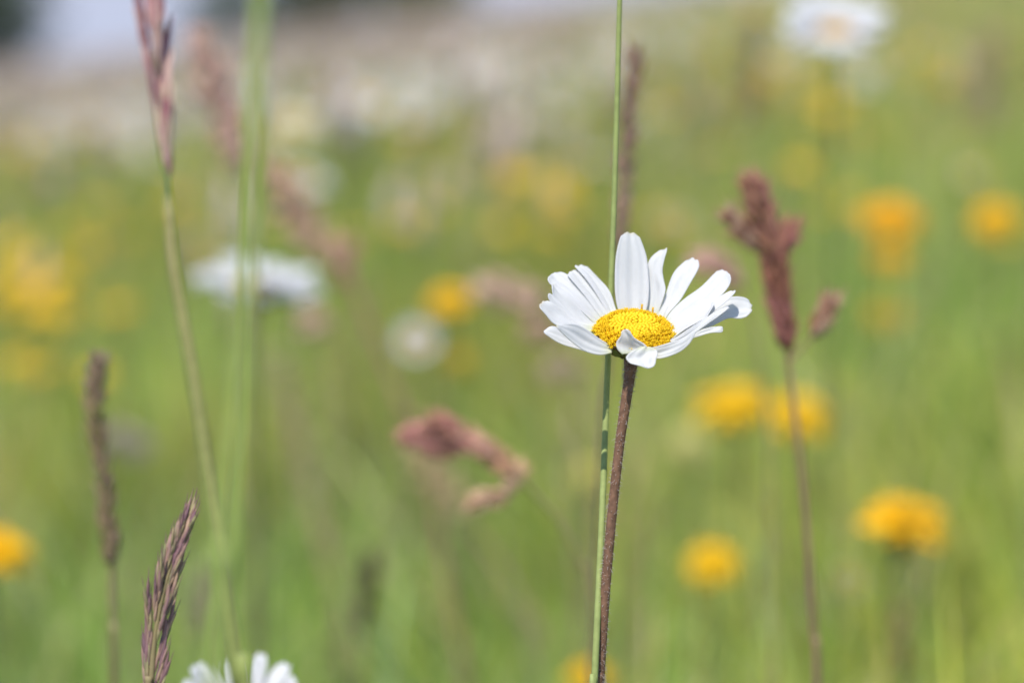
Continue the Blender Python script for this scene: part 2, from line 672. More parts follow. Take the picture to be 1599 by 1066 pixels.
def daisy(px, py, z, dia, label, tilt=(0.0, -0.2), n=20, lift=0.15, curl=-0.1, seed=1, split=True, group=None, stem_dx=0.0, cream=0.0, dim=1.0, sink=0.0, pw=1.0):
    """a background daisy; tilt leans the flower's face (sideways, towards the camera)"""
    q = np.random.default_rng(seed)
    c = P(px, py, z)
    nrm = unit(np.array([tilt[0], tilt[1], 1.0]))
    r = dia / 2
    u, w, a = frame(nrm)
    st, root = stalk_path([c - nrm * r * 0.28, c - nrm * r * 0.9, c + np.array([stem_dx, 0, -0.10])], 24)
    t = thing('daisy', label, 'flower', root, group)
    mb = MB()
    mb.tube(st, np.linspace(0.0011, 0.0013, 24), STEM_GREEN)
    mb.build('stem', M_GREEN, t, root)
    mb = MB()
    bowl(mb, c - nrm * r * 0.02, nrm, r * 0.42, 0.0013, r * 0.22, (0.09, 0.12, 0.05))
    mb.build('calyx', M_BRACT, t, root)
    mb = MB()
    dome(mb, c - nrm * r * sink, nrm, r * 0.40, r * 0.14, 70, YEL * (1 - cream * 0.2), r * 0.14, r * 0.05)
    mb.build('disc', M_DISC, t, root)
    allp = MB()
    wcol = (WHITE * (1 - cream) + np.array([0.74, 0.68, 0.42]) * cream) * dim
    for k in range(n):
        an = 2 * math.pi * (k + q.uniform(-0.2, 0.2)) / n
        out = u * math.cos(an) + w * math.sin(an)
        g = petal_grid(c + out * r * 0.34 - nrm * r * 0.03 * (k % 2), out, nrm, r * q.uniform(0.58, 0.70), r * pw * q.uniform(0.20, 0.27), lift + q.normal(0, 0.12), curl + q.normal(0, 0.15), seed * 100 + k)
        if split:
            mb = MB()
            mb.sheet(g, wcol, 0.0002)
            mb.build('petal', M_PETAL, t, root)
        else:
            allp.sheet(g, wcol, 0.0002)
    if not split:
        allp.build('petal_ring', M_PETAL, t, root)
    return t


def hawkbit(px, py, z, dia, label, tilt=(0.0, -0.3), seed=1, cup=0.5, col=None, group=None, stem_dx=0.0, stem_col=STEM_GREEN):
    """a yellow composite flower: whorls of strap florets over a green calyx"""
    q = np.random.default_rng(seed)
    c = P(px, py, z)
    nrm = unit(np.array([tilt[0], tilt[1], 1.0]))
    r = dia / 2
    col = YEL if col is None else np.asarray(col, float)
    u, w, a = frame(nrm)
    st, root = stalk_path([c - nrm * r * 0.75, c - nrm * r * 1.6, c + np.array([stem_dx, 0, -0.11])], 24)
    t = thing('hawkbit', label, 'flower', root, group)
    mb = MB()
    mb.tube(st, np.linspace(0.0012, 0.0014, 24), stem_col)
    mb.build('stem', M_GREEN, t, root)
    mb = MB()
    mb.spindle(c - nrm * r * 0.80, nrm, r * 0.95, r * 0.26, (0.055, 0.075, 0.03), n=10, peak=0.55)
    for k in range(12):
        an = 2 * math.pi * k / 12
        out = u * math.cos(an) + w * math.sin(an)
        mb.spindle(c - nrm * r * 0.62 + out * r * 0.16, nrm + out * 0.45, r * 0.6, r * 0.06, (0.07, 0.09, 0.035), n=5, rings=5)
    mb.build('calyx', M_BRACT, t, root)
    mb = MB()
    for ring, (m, ln, lf, hh) in enumerate(((22, 0.96, cup * 0.55, -0.05), (20, 0.80, cup * 0.9, 0.02), (16, 0.60, cup * 1.4, 0.06), (12, 0.42, cup * 2.0, 0.09))):
        for k in range(m):
            an = 2 * math.pi * (k + q.uniform(-0.3, 0.3)) / m + ring * 0.4
            out = u * math.cos(an) + w * math.sin(an)
            g = petal_grid(c + out * r * 0.06 + nrm * r * hh, out, nrm, r * ln * q.uniform(0.88, 1.05), r * 0.22, min(lf, 1.3) + q.normal(0, 0.1), -0.45 + q.normal(0, 0.12), seed * 50 + ring * 30 + k, nu=6, nv=3, notch=0.0)
            mb.sheet(g, col * q.uniform(0.9, 1.08), 0.0003)
    mb.build('flower_head', M_YELLOW, t, root)
    return t


def grass_leaf(mb, base, d, length, width, col, droop=0.3, n=12):
    side = unit(np.cross(d, [0, 0, 1.0]))
    g = np.zeros((n, 3, 3))
    for i in range(n):
        t = i / (n - 1)
        c = base + np.asarray(d) * length * t + np.array([0, 0, -droop * length * t * t])
        w = width * 0.5 * (1 - t ** 2) + 0.0001
        up = unit(np.cross(side, d))
        for j, s in enumerate((-1, 0, 1)):
            g[i, j] = c + side * w * s + up * w * 0.3 * abs(s)
    mb.sheet(g, col, 0.00015)


def tuft(mb, ctr, axis, length, radius, n, slen, cols, spread=0.35, srad=None, awn=0.0):
    """a packed cluster of spikelets round an axis"""
    u, w, a = frame(axis)
    for k in range(n):
        t = (k + rng.uniform(0, 1)) / n
        an = rng.uniform(0, 6.28)
        o = u * math.cos(an) + w * math.sin(an)
        r = radius * math.sin(math.pi * min(0.97, 0.12 + t * 0.82)) * rng.uniform(0.35, 0.9)
        p = np.asarray(ctr) + a * length * (t * 0.9 - 0.05) + o * r
        d = unit(a + o * spread * rng.uniform(0.4, 1.3) + rng.normal(size=3) * 0.12)
        c = np.asarray(cols[rng.integers(len(cols))]) * rng.uniform(0.4, 0.8)  # darkened base colour paints shade into the gaps and core of the cluster
        c2 = np.asarray(cols[rng.integers(len(cols))]) * rng.uniform(1.0, 1.6)
        L = slen * rng.uniform(0.75, 1.2)
        mb.spindle(p, d, L, srad or L * 0.16, c, c2, n=5, rings=5)
        if awn > 0:
            tip = p + d * L
            mb.tube([tip - d * L * 0.1, tip + d * awn * 0.5, tip + d * awn], [0.00012, 0.0001, 0.00005], c2, n=4, cap=False)


PINK = [(0.60, 0.36, 0.30), (0.66, 0.44, 0.34), (0.54, 0.30, 0.27), (0.66, 0.50, 0.38)]
PURPLE = [(0.22, 0.09, 0.13), (0.30, 0.14, 0.17), (0.36, 0.20, 0.18), (0.16, 0.07, 0.09)]
BROWN = [(0.24, 0.13, 0.10), (0.33, 0.19, 0.13), (0.17, 0.09, 0.07), (0.38, 0.24, 0.17)]


def pale_head(pts, z, label, length_frac=1.0, rad=0.008, n=120, cols=PINK, stem=None, slen=0.006, stem_col=(0.26, 0.23, 0.10), group=None, stem_r=0.0009, name='seeding_grass'):
    """grass whose soft head runs along pts (pixels, top first) and whose stalk goes on along stem"""
    hp = [P(x, y, z) for x, y in pts]
    sp = [P(x, y, z + dz) for x, y, dz in (stem or [(pts[-1][0] + 4, pts[-1][1] + 120, 0.0)])]
    path, root = stalk_path(hp + sp, 50)
    t = thing(name, label, 'grass', root, group)
    mb = MB()
    mb.tube(path, np.linspace(stem_r * 0.6, stem_r * 1.3, len(path)), stem_col, n=6)
    mb.build('stem', M_GREEN, t, root)
    axis = spline(hp, 40)
    mb = MB()
    for k in range(n):
        f = (k + rng.uniform(0, 1)) / n
        i = min(38, int(f * 39))
        d = unit(axis[i] - axis[i + 1])
        u, w, a = frame(d)
        an = rng.uniform(0, 6.28)
        o = u * math.cos(an) + w * math.sin(an)
        env = math.sin(math.pi * min(0.95, 0.10 + f * 0.82)) ** 0.8
        lump = 0.65 + 0.35 * math.sin(f * 23 + an) if rad > 0.003 else 0.8 + 0.2 * math.sin(f * 11 + 2 * an)
        p = axis[i] + o * rad * env * lump * rng.uniform(0.2, 1.0)
        c = np.asarray(cols[rng.integers(len(cols))]) * rng.uniform(0.8, 1.2)
        c2 = np.asarray(cols[rng.integers(len(cols))]) * rng.uniform(0.9, 1.3)
        mb.spindle(p, d + o * 0.5, slen * rng.uniform(0.7, 1.2), slen * 0.17, c, c2, n=5, rings=5)
    mb.build('seed_head', M_SEED, t, root)
    return t


# ------------------------------------------------------------------ the daisy in focus
def ZP(u, v, mm):
    return P(800 + u / 3.807, 330 + v / 3.807, FOCUS + mm / 1000.0)


PETALS = [
    # stations from base to tip as (edge, edge) in the picture, and the depth in mm of both edges at base and tip
    ([(665, 650, 770, 650), (628, 570, 800, 570), (613, 480, 811, 480), (611, 390, 809, 380), (617, 270, 799, 270), (637, 172, 768, 178), (662, 118, 742, 126)], (6, 6.4), (10.2, 11.2)),
    ([(795, 650, 850, 650), (800, 560, 882, 560), (808, 470, 909, 470), (802, 380, 897, 405), (812, 295, 890, 345), (862, 243, 908, 268), (908, 220, 926, 216)], (7.6, 6.6), (13, 11)),
    ([(850, 660, 895, 670), (880, 575, 932, 600), (915, 480, 995, 525), (955, 375, 1050, 438), (1000, 316, 1096, 360), (1058, 268, 1120, 292)], (6, 4), (14, 11)),
    ([(885, 690, 935, 715), (935, 605, 1005, 655), (1020, 525, 1125, 578), (1110, 455, 1228, 512), (1185, 382, 1288, 438), (1243, 336, 1302, 368)], (4, 1), (11, 7)),
    ([(900, 735, 930, 765), (980, 665, 1015, 705), (1100, 590, 1135, 640), (1205, 520, 1222, 572), (1272, 488, 1288, 520), (1322, 466, 1331, 471)], (1, -2), (4, 1)),
    ([(930, 720, 960, 765), (1080, 640, 1110, 705), (1200, 553, 1190, 678), (1290, 512, 1280, 636), (1375, 512, 1355, 634), (1428, 545, 1428, 605)], (3, 1), (8, 4)),
    ([(860, 800, 890, 830), (930, 766, 985, 793), (1010, 728, 1070, 735), (1100, 665, 1140, 683), (1200, 600, 1215, 627), (1287, 562, 1293, 570)], (-4, -4.5), (-5, -6)),
    ([(800, 812, 830, 870), (870, 800, 890, 872), (960, 774, 985, 838), (1035, 747, 1055, 780), (1086, 703, 1098, 711)], (-6.4, -6.8), (-9, -10)),
    ([(890, 748, 930, 780), (1000, 688, 1032, 728), (1090, 622, 1128, 660), (1165, 560, 1180, 590), (1192, 535, 1200, 542)], (0, -2.6), (1.6, -0.8)),
    ([(1000, 745, 1010, 770), (1090, 714, 1095, 743), (1165, 692, 1172, 723), (1225, 681, 1235, 718), (1250, 688, 1257, 706)], (-2, -2.6), (1, 0)),
    ([(770, 800, 830, 805), (715, 832, 860, 828), (678, 864, 861, 856), (694, 890, 853, 885), (724, 907, 848, 908), (790, 926, 832, 934)], (-9.2, -9.2), (-13, -12)),
    ([(655, 850, 745, 840), (625, 815, 795, 815), (620, 778, 786, 792), (645, 742, 728, 756), (650, 716, 708, 728), (662, 699, 694, 701)], (-8.6, -9.0), (-9.0, -9.6)),
    ([(600, 805, 590, 840), (530, 762, 520, 851), (450, 706, 430, 829), (380, 671, 355, 776), (310, 667, 297, 720), (258, 674, 262, 684)], (-5.6, -6.5), (-11, -12)),
    ([(510, 790, 500, 825), (430, 742, 440, 830), (350, 718, 370, 812), (290, 698, 295, 785), (238, 683, 228, 750), (188, 704, 184, 722)], (-2.6, -4), (-5, -7)),
    ([(450, 735, 490, 690), (370, 713, 405, 680), (305, 692, 342, 637), (238, 660, 282, 582), (192, 603, 232, 543), (155, 555, 186, 527)], (-1, 1), (-2, 1)),
    ([(470, 705, 505, 680), (400, 682, 422, 660), (330, 640, 352, 610), (265, 580, 292, 553), (225, 527, 252, 510), (209, 488, 229, 483)], (1, 2), (1.5, 3)),
    ([(490, 720, 540, 670), (420, 692, 492, 632), (345, 633, 432, 560), (278, 555, 352, 480), (242, 490, 290, 440), (233, 432, 255, 424)], (2, 4), (3.4, 7)),
    ([(510, 690, 575, 645), (430, 610, 512, 585), (350, 530, 437, 492), (280, 470, 365, 410), (222, 430, 310, 368), (207, 384, 262, 354)], (4, 5.2), (6.4, 11)),
    ([(550, 670, 605, 630), (500, 590, 575, 585), (440, 510, 525, 492), (380, 440, 460, 408), (336, 385, 408, 352), (327, 368, 372, 337)], (5.2, 6.2), (9, 13)),
    ([(580, 650, 625, 600), (552, 580, 612, 570), (500, 490, 580, 480), (440, 400, 530, 412), (390, 345, 472, 352), (358, 318, 422, 316)], (6.2, 6.8), (11, 14)),
]


def hero():
    c = ZP(722, 722, 0)
    nrm = unit(UP * math.cos(R(29)) - FWD * math.sin(R(29)) + RIGHT * 0.03)
    u, w, a = frame(nrm)
    rad = 0.0081
    neck = ZP(700, 935, -0.5)
    stem_px = [(703, 925, -0.3), (690, 1030, -0.4)]
    pts = [ZP(*q) for q in stem_px] + [P(968, 690, FOCUS - .0006), P(957, 790, FOCUS - .0008), P(947, 900, FOCUS - .001), P(940, 1000, FOCUS - .001), P(936, 1066, FOCUS - .001), P(930, 1200, FOCUS)]
    path, root = stalk_path([c - nrm * 0.0040] + pts, 90)
    t = thing('daisy', 'sharp white daisy with a yellow disc on a brown hairy stem', 'flower', root)
    # stem
    rr = np.interp(np.linspace(0, 1, 90), [0, 0.02, 0.05, 0.12, 0.3, 1], [0.0032, 0.0026, 0.0017, 0.00128, 0.00104, 0.0011])
    sc = np.tile([0.15, 0.080, 0.048], (90, 1))
    sc[0:3] = [0.10, 0.10, 0.045]
    mb = MB()
    mb.tube(path, rr, sc, n=14)
    stem = mb.build('stem', M_STEM, t, root)
    mb = MB()
    tang = np.gradient(path, axis=0)
    for k in range(1500):
        i = int(88 * (k / 1500.0) ** 1.0)
        f = rng.random()
        p = path[i] * (1 - f) + path[i + 1] * f
        uu, ww, tt = frame(tang[i])
        an = rng.uniform(0, 6.28)
        o = uu * math.cos(an) + ww * math.sin(an)
        r0 = rr[i] * 0.97
        d = unit(o + tt * rng.uniform(-0.9, 0.6) + rng.normal(size=3) * 0.3)
        L = rng.uniform(0.0003, 0.0009)
        mb.tube([p + o * r0, p + o * r0 + d * L * 0.6, p + o * r0 + d * L + tt * L * 0.3], [0.00005, 0.00004, 0.00002], (0.62, 0.56, 0.52), n=3, cap=False)
    h = mb.build('stem_fuzz', M_PETAL, stem, root)
    h['kind'] = 'stuff'
    # small bud scale on the stem's right side under the flower
    mb = MB()
    b0 = path[4] + RIGHT * 0.0015
    mb.spindle(b0, RIGHT * 1.0 - UP * 0.4, 0.0016, 0.0006, (0.20, 0.10, 0.07), n=6)
    mb.build('stem_scale', M_BRACT, t, root)
    # involucre
    mb = MB()
    bowl(mb, c - nrm * 0.0006, nrm, rad * 0.98, 0.0022, 0.0040, (0.10, 0.13, 0.045))
    for ring, (rf, dz, L) in enumerate(((0.60, -0.0034, 0.0042), (0.82, -0.0025, 0.0044))):
        m = 17
        for k in range(m):
            an = 2 * math.pi * (k + 0.5 * ring) / m
            o = u * math.cos(an) + w * math.sin(an)
            sd_ = unit(np.cross(nrm, o))
            g = np.zeros((7, 5, 3))
            cc = np.zeros((7, 5, 3))
            for i in range(7):
                tt = i / 6
                ang = 0.75 + 0.35 * tt
                p = c + nrm * dz + o * rad * rf + (o * math.cos(ang) + nrm * math.sin(ang)) * L * (tt - 0.25)
                ww = 0.0012 * math.sin(math.pi * min(0.98, 0.25 + 0.68 * tt))
                for j in range(5):
                    s = j / 2 - 1
                    g[i, j] = p + sd_ * ww * s - (o * math.sin(ang) - nrm * math.cos(ang)) * -ww * 0.15 * s * s
                    edge = max(abs(s), tt)
                    cc[i, j] = (0.12, 0.155, 0.05) if edge < 0.8 else (0.07, 0.04, 0.02)
            mb.sheet(g, cc, 0.00015)
    mb.build('calyx', M_BRACT, t, root)
    # disc florets
    mb = MB()
    N = 330
    und = []
    n2 = 20
    for i in range(7):
        f = i / 6
        for k in range(n2):
            an = 2 * math.pi * k / n2
            und.append(c + (u * math.cos(an) + w * math.sin(an)) * rad * 0.96 * f + nrm * (0.0024 * (1 - f * f) + 0.0001 - 0.0006 * math.exp(-(f / 0.25) ** 2)))
    Fd = [(i * n2 + k, (i + 1) * n2 + k, (i + 1) * n2 + (k + 1) % n2, i * n2 + (k + 1) % n2) for i in range(6) for k in range(n2)]
    mb.add(und, Fd, (0.80, 0.52, 0.012))
    for k in range(N):
        f = (k + 0.5) / N
        r = rad * math.sqrt(f) * 0.985
        an = k * 2.39996323 + rng.normal(0, 0.03)
        o = u * math.cos(an) + w * math.sin(an)
        dip = 0.0005 * math.exp(-(f / 0.05))
        p = c + o * r + nrm * (0.0026 * (1 - f * f) - dip - 0.0003)
        ax = unit(nrm + o * 1.1 * f ** 1.5 + rng.normal(size=3) * 0.10)
        colr = np.array([0.90, 0.67, 0.018]) * rng.uniform(0.96, 1.05) * np.array([1, 1 - 0.06 * rng.random(), 1])
        if f < 0.45:
            mb.spindle(p - ax * 0.0004, ax, 0.0010, 0.00047, colr * 0.97, colr * np.array([1, 1.04, 1.2]), n=7, rings=6, peak=0.62)
        else:
            L = rng.uniform(0.0011, 0.0016) * (1.0 if f < .9 else 1.15)
            mb.spindle(p - ax * 0.0004, ax, L, 0.00047, colr * 0.95, colr, n=7, rings=6, peak=0.68)
            # the opened corolla's five small teeth
            uu, ww, aa = frame(ax)
            tip = p + ax * (L - 0.00055)
            for q in range(5):
                b = 2 * math.pi * q / 5
                oo = uu * math.cos(b) + ww * math.sin(b)
                mb.spindle(tip + oo * 0.00022, ax * 0.8 + oo * 0.9, 0.00045, 0.00014, colr * 1.02, n=4, rings=4)
    for (uu, vv, hgt) in ((770, 585, 0.0016), (835, 598, 0.0014), (680, 590, 0.0010), (622, 600, 0.0009)):
        b0 = ZP(uu, vv + 10, 5.6)
        mb.tube([b0, b0 + UP * hgt * 0.7, b0 + UP * hgt + RIGHT * 0.0001], [0.00024, 0.00022, 0.00028], (0.80, 0.50, 0.012), n=6)
    mb.build('disc', M_DISC, t, root)
    # petals
    for k, (stn, zb, zt) in enumerate(PETALS):
        q = np.random.default_rng(500 + k)
        s = np.array(stn, float)
        m = len(s)
        rows = []
        for i in range(m):
            f = i / (m - 1)
            zl = zb[0] * (1 - f) + zt[0] * f
            zr = zb[1] * (1 - f) + zt[1] * f
            rows.append(np.concatenate([ZP(s[i, 0], s[i, 1], zl), ZP(s[i, 2], s[i, 3], zr)]))
        NU, NV = 34, 15
        dense = spline(rows, 401)
        wid = np.linalg.norm(dense[:, 3:] - dense[:, :3], axis=1)
        g = np.zeros((NU, NV, 3))
        cc = np.zeros((NU, NV, 3))
        ph = q.uniform(-0.15, 0.15)
        teeth = q.choice([2, 3])
        q_tip = q.choice([0, 0, 0.5, 1.0])
        for i in range(NU):
            t0 = i / (NU - 1)
            for j in range(NV):
                sj = j / (NV - 1)
                e = 2 * sj - 1
                rnd = 0.075 * abs(e) ** 3.0 + 0.022 * (0.5 - 0.5 * math.cos(2 * math.pi * teeth * (sj + 0.5 / teeth + ph * 0.2)))
                tt = t0 * (1 - rnd * min(1, t0 * 1.2))
                ii = min(399, int(tt * 400))
                ff = tt * 400 - ii
                row = dense[ii] * (1 - ff) + dense[ii + 1] * ff
                p = row[:3] * (1 - sj) + row[3:] * sj
                tan = unit((dense[min(400, ii + 6)] - dense[max(0, ii - 6)])[:3] + (dense[min(400, ii + 6)] - dense[max(0, ii - 6)])[3:])
                wv = row[3:] - row[:3]
                nn = unit(np.cross(tan, wv))
                if np.dot(nn, nrm) < 0:
                    nn = -nn
                ww = np.linalg.norm(wv)
                bul = -0.13 * ww * (1 - e * e) * (0.6 + 0.4 * math.cos(math.pi * tt * 0.8)) - 0.032 * ww * math.cos(2 * math.pi * 2.5 * (sj - 0.5)) * (1 - tt * 0.3)
                wav = 0.02 * ww * math.sin(7 * tt + k) * e + 0.0001 * math.sin(11 * tt + 2 * k + 3 * e)
                g[i, j] = p + nn * (bul + wav)
                gl = math.exp(-(tt / 0.13) ** 2)
                vein = 1 - 0.035 * max(0, math.cos(2 * math.pi * 3.5 * (sj - 0.5))) ** 6
                cc[i, j] = (WHITE * (1 - 0.5 * gl) + np.array([0.70, 0.74, 0.42]) * 0.5 * gl) * vein * (1 - np.array([0.10, 0.16, 0.34]) * q_tip * max(0, tt - 0.93) / 0.07)
        mb = MB()
        mb.sheet(g, cc, 0.00022)
        mb.build('petal', M_PETAL, t, root)


hero()


# ------------------------------------------------------------------ the grasses that can be told apart
def blade_stalk(pts, label, r0, r1, col, n=80, name='grass_stalk', group=None, sheath=None):
    path, root = stalk_path([P(*p) for p in pts], n)
    t = thing(name, label, 'grass', root, group)
    mb = MB()
    cc = np.tile(np.asarray(col, float), (n, 1)) * rng.uniform(0.97, 1.03, (n, 1))
    mb.tube(path, np.linspace(r0, r1, n), cc, n=12)
    mb.build('stem', M_GREEN, t, root)
    return t, path, root


# bright green stalk that runs behind the daisy's head and crosses its stem low down
blade_stalk([(969, -60, .556), (966, 60, .556), (962, 220, .556), (958, 350, .556), (953, 470, .555), (949, 570, .5535), (944, 700, .549), (939, 830, .543), (933, 960, .538), (928, 1070, .536), (922, 1200, .535)],
            'straight bright green stalk passing behind the daisy head', 0.00056, 0.00080, (0.29, 0.34, 0.115))

# thick pale stalk close to the lens
blade_stalk([(410, -80, .36), (404, 60, .36), (395, 250, .36), (384, 450, .36), (370, 680, .36), (352, 900, .36), (335, 1100, .36)],
            'broad pale green stalk blurred across the white side-on daisy', 0.0010, 0.0013, (0.29, 0.36, 0.10))


def purple_brome():
    z = .46
    hp = [(205, -120), (214, -40), (224, 40), (238, 130), (250, 210), (259, 290)]
    st = [(262, 340), (270, 420), (284, 500), (300, 585), (316, 690), (334, 800), (352, 920), (372, 1066), (388, 1180)]
    path, root = stalk_path([P(x, y, z) for x, y in hp + st], 110)
    t = thing('seeding_grass', 'tall purple-headed grass leaning left over the blurred white daisies', 'grass', root)
    mb = MB()
    cc = np.tile([0.20, 0.24, 0.08], (110, 1))
    rr = np.interp(np.linspace(0, 1, 110), [0, 0.22, 0.30, 0.36, 0.37, 0.5, 1], [0.0003, 0.0005, 0.0007, 0.0009, 0.0007, 0.0010, 0.0013])
    mb.tube(path, rr, cc, n=10)
    mb.build('stem', M_GREEN, t, root)
    # leaf sheath hugging the stalk: straw above, green below
    mb = MB()
    k0, k1 = 36, 100
    off = np.array([0.0004, -0.0006, 0])
    sc = np.array([np.array([0.36, 0.31, 0.13]) * (1 - f) + np.array([0.24, 0.29, 0.08]) * f for f in np.linspace(0, 1, k1 - k0)])
    mb.tube(path[k0:k1] + off, np.interp(np.linspace(0, 1, k1 - k0), [0, .06, 1], [.0002, .0009, .0012]), sc, n=10)
    mb.build('sheath', M_GREEN, t, root)
    mb = MB()
    ax = spline([P(x, y, z) for x, y in hp], 60)
    cols = [(0.31, 0.13, 0.15), (0.45, 0.25, 0.25), (0.58, 0.40, 0.35), (0.36, 0.16, 0.19), (0.52, 0.42, 0.30)]
    for k in range(64):
        f = k / 63.0
        i = min(58, int(4 + f * 54))
        d = unit(ax[i - 1] - ax[i])
        u, w, a = frame(d)
        sgn = 1 if k % 3 else -0.4
        o = RIGHT * sgn * rng.uniform(0.4, 1.0) + FWD * rng.uniform(-0.8, 0.8)
        p = ax[i] + o * 0.0010 + RIGHT * 0.0006
        L = rng.uniform(0.0085, 0.0125)
        wd = 0.22 if f < 0.7 else 0.10
        dd = unit(d + o * wd)
        for s in range(4):
            q = p + dd * L * 0.17 * s
            o2 = o * (0.14 if s % 2 else -0.06)
            c = np.asarray(cols[rng.integers(len(cols))]) * rng.uniform(0.8, 1.2)
            mb.spindle(q, dd + o2, L * 0.75, 0.00062, c, c * 1.3, n=6, rings=6, flat=0.6)
    mb.build('seed_head', M_SEED, t, root)


purple_brome()


def fescue():
    z = .523
    Q = lambda u_, v_: P(80 + u_ / 2, 533 + v_ / 2, z)
    hp = [(410, 598), (397, 640), (376, 695), (354, 770), (336, 850), (322, 940), (312, 1066), (306, 1180), (302, 1300)]
    path, root = stalk_path([Q(*q) for q in hp], 120)
    t = thing('seeding_grass', 'fairly sharp purple fescue head rising from the bottom left edge', 'grass', root)
    mb = MB()
    mb.tube(path, np.interp(np.linspace(0, 1, 120), [0, 0.4, 1], [0.00025, 0.0005, 0.0009]), (0.27, 0.22, 0.11), n=8)
    mb.build('stem', M_GREEN, t, root)
    ax = spline([Q(*q) for q in hp[:8]], 90)
    cols = [(0.30, 0.17, 0.16), (0.38, 0.24, 0.20), (0.30, 0.30, 0.13), (0.46, 0.32, 0.21), (0.23, 0.13, 0.15)]
    n = 34
    for k in range(n):
        f = k / (n - 1.0)
        i = min(88, 1 + int(f * 86))
        d = unit(ax[max(0, i - 2)] - ax[min(89, i + 2)])
        sgn = -1 if k % 2 else 1
        o = RIGHT * sgn * rng.uniform(0.5, 1.0) + FWD * rng.uniform(-0.7, 0.7)
        L = 0.0060 + 0.0030 * min(1, f * 2)
        spread = 0.07 + 0.12 * min(1, f * 1.6) + (0.08 if sgn > 0 and f > 0.7 else 0)
        p = ax[i] + o * (0.0002 + 0.0009 * min(1, f * 1.5))
        dd = unit(d + o * spread)
        mb = MB()
        for s in range(5):
            q = p + dd * L * 0.19 * s
            o2 = (o if s % 2 else -o) * 0.10
            c = np.asarray(cols[rng.integers(len(cols))]) * rng.uniform(0.8, 1.15)
            c2 = np.asarray(cols[rng.integers(len(cols))]) * rng.uniform(0.9, 1.3)
            fl = L * 0.55
            d2 = unit(dd + o2)
            mb.spindle(q, d2, fl * 1.15, 0.00046, c, c2, n=6, rings=6, flat=0.7)
            tip = q + d2 * fl * 1.15
            mb.tube([tip - d2 * fl * .08, tip + d2 * 0.0009, tip + d2 * 0.0019], [0.00009, 0.00007, 0.00003], (0.30, 0.18, 0.17), n=4, cap=False)
        mb.build('spikelet', M_SEED, t, root)


fescue()

# slim dark ear left of the fescue
pale_head([(153, 574), (150, 612), (152, 660), (162, 740), (171, 830), (174, 890)], .69, 'slim dark brown grass ear standing upright at the left', rad=0.0011, n=230,
          cols=[(0.24, 0.16, 0.10), (0.28, 0.23, 0.10), (0.32, 0.21, 0.16), (0.21, 0.20, 0.08)], stem=[(175, 940, 0), (176, 990, 0), (178, 1080, 0)], slen=0.0055, stem_col=(0.20, 0.16, 0.08), stem_r=0.0010)

# slim purple spike just right of the bright stalk
pale_head([(990, 90), (985, 160), (979, 240), (971, 330), (964, 400)], .73, 'dark purple grass spike just beside the bright green stalk', rad=0.0007, n=90,
          cols=[(0.28, 0.15, 0.14), (0.34, 0.21, 0.17), (0.32, 0.24, 0.13)], stem=[(952, 560, 0), (935, 760, 0)], slen=0.006, stem_col=(0.20, 0.16, 0.09), stem_r=0.0009)


def cocksfoot(z, clusters, stempx, label, cols, branches, stem_r=0.0009, srad=0.0011, slen=0.006, stem_col=(0.26, 0.17, 0.10)):
    """clusters: (x0,y0,x1,y1,width px,n) from base end to tip end"""
    path, root = stalk_path([P(x, y, z) for x, y in stempx], 70)
    t = thing('seeding_grass', label, 'grass', root)
    mb = MB()
    mb.tube(path, np.linspace(stem_r * 0.7, stem_r * 1.25, 70), stem_col, n=8)
    for b in branches:
        bp = spline([P(x, y, z) for x, y in b], 12)
        mb.tube(bp, np.linspace(stem_r * 0.6, stem_r * 0.4, 12), stem_col, n=6)
    mb.build('stem', M_GREEN, t, root)
    for (x0, y0, x1, y1, wpx, n) in clusters:
        a, b = P(x0, y0, z), P(x1, y1, z + rng.uniform(-.003, .003))
        mb = MB()
        L = np.linalg.norm(b - a)
        cl = [cols[i] for i in rng.choice(len(cols), 2, replace=False)]
        tuft(mb, a, b - a, L * 0.95, wpx * 0.68 / FPX * z * 0.5, int(n * 2.4), slen * 0.8, cl, spread=0.5, srad=srad * 0.5, awn=0.0012)
        mb.build('seed_cluster', M_SEED, t, root)


cocksfoot(.69, [(1214, 405, 1164, 258, 54, 110), (1186, 392, 1134, 330, 30, 50), (1212, 408, 1240, 345, 34, 40), (1220, 475, 1204, 365, 52, 80), (1232, 545, 1208, 430, 44, 80), (1268, 527, 1303, 460, 22, 36)],
          [(1195, 330), (1212, 420), (1222, 490), (1232, 570), (1243, 660), (1254, 760), (1264, 880), (1272, 1000), (1276, 1100)],
          'reddish brown cocksfoot head of packed clusters right of the sharp daisy', [(0.38, 0.17, 0.11), (0.46, 0.25, 0.15), (0.27, 0.11, 0.08), (0.60, 0.42, 0.30), (0.42, 0.18, 0.16)],
          [[(1232, 565), (1250, 545), (1268, 527)], [(1212, 420), (1200, 405), (1186, 392)]])

cocksfoot(.745, [(690, 668, 628, 682, 34, 50), (745, 690, 668, 652, 46, 70), (720, 705, 660, 690, 34, 46), (775, 712, 712, 676, 44, 60), (806, 742, 756, 696, 36, 60), (788, 770, 814, 728, 24, 30), (795, 772, 735, 784, 22, 34)],
          [(700, 680), (760, 705), (805, 738), (842, 778), (872, 812), (905, 880), (930, 980)],
          'drooping pinkish grass head curled over like a hook below the daisy', [(0.68, 0.42, 0.26), (0.74, 0.53, 0.35), (0.56, 0.26, 0.24), (0.40, 0.21, 0.13), (0.68, 0.38, 0.28)],
          [[(812, 745), (806, 765), (795, 772)]], slen=0.0055, stem_r=0.0007, stem_col=(0.24, 0.22, 0.09))

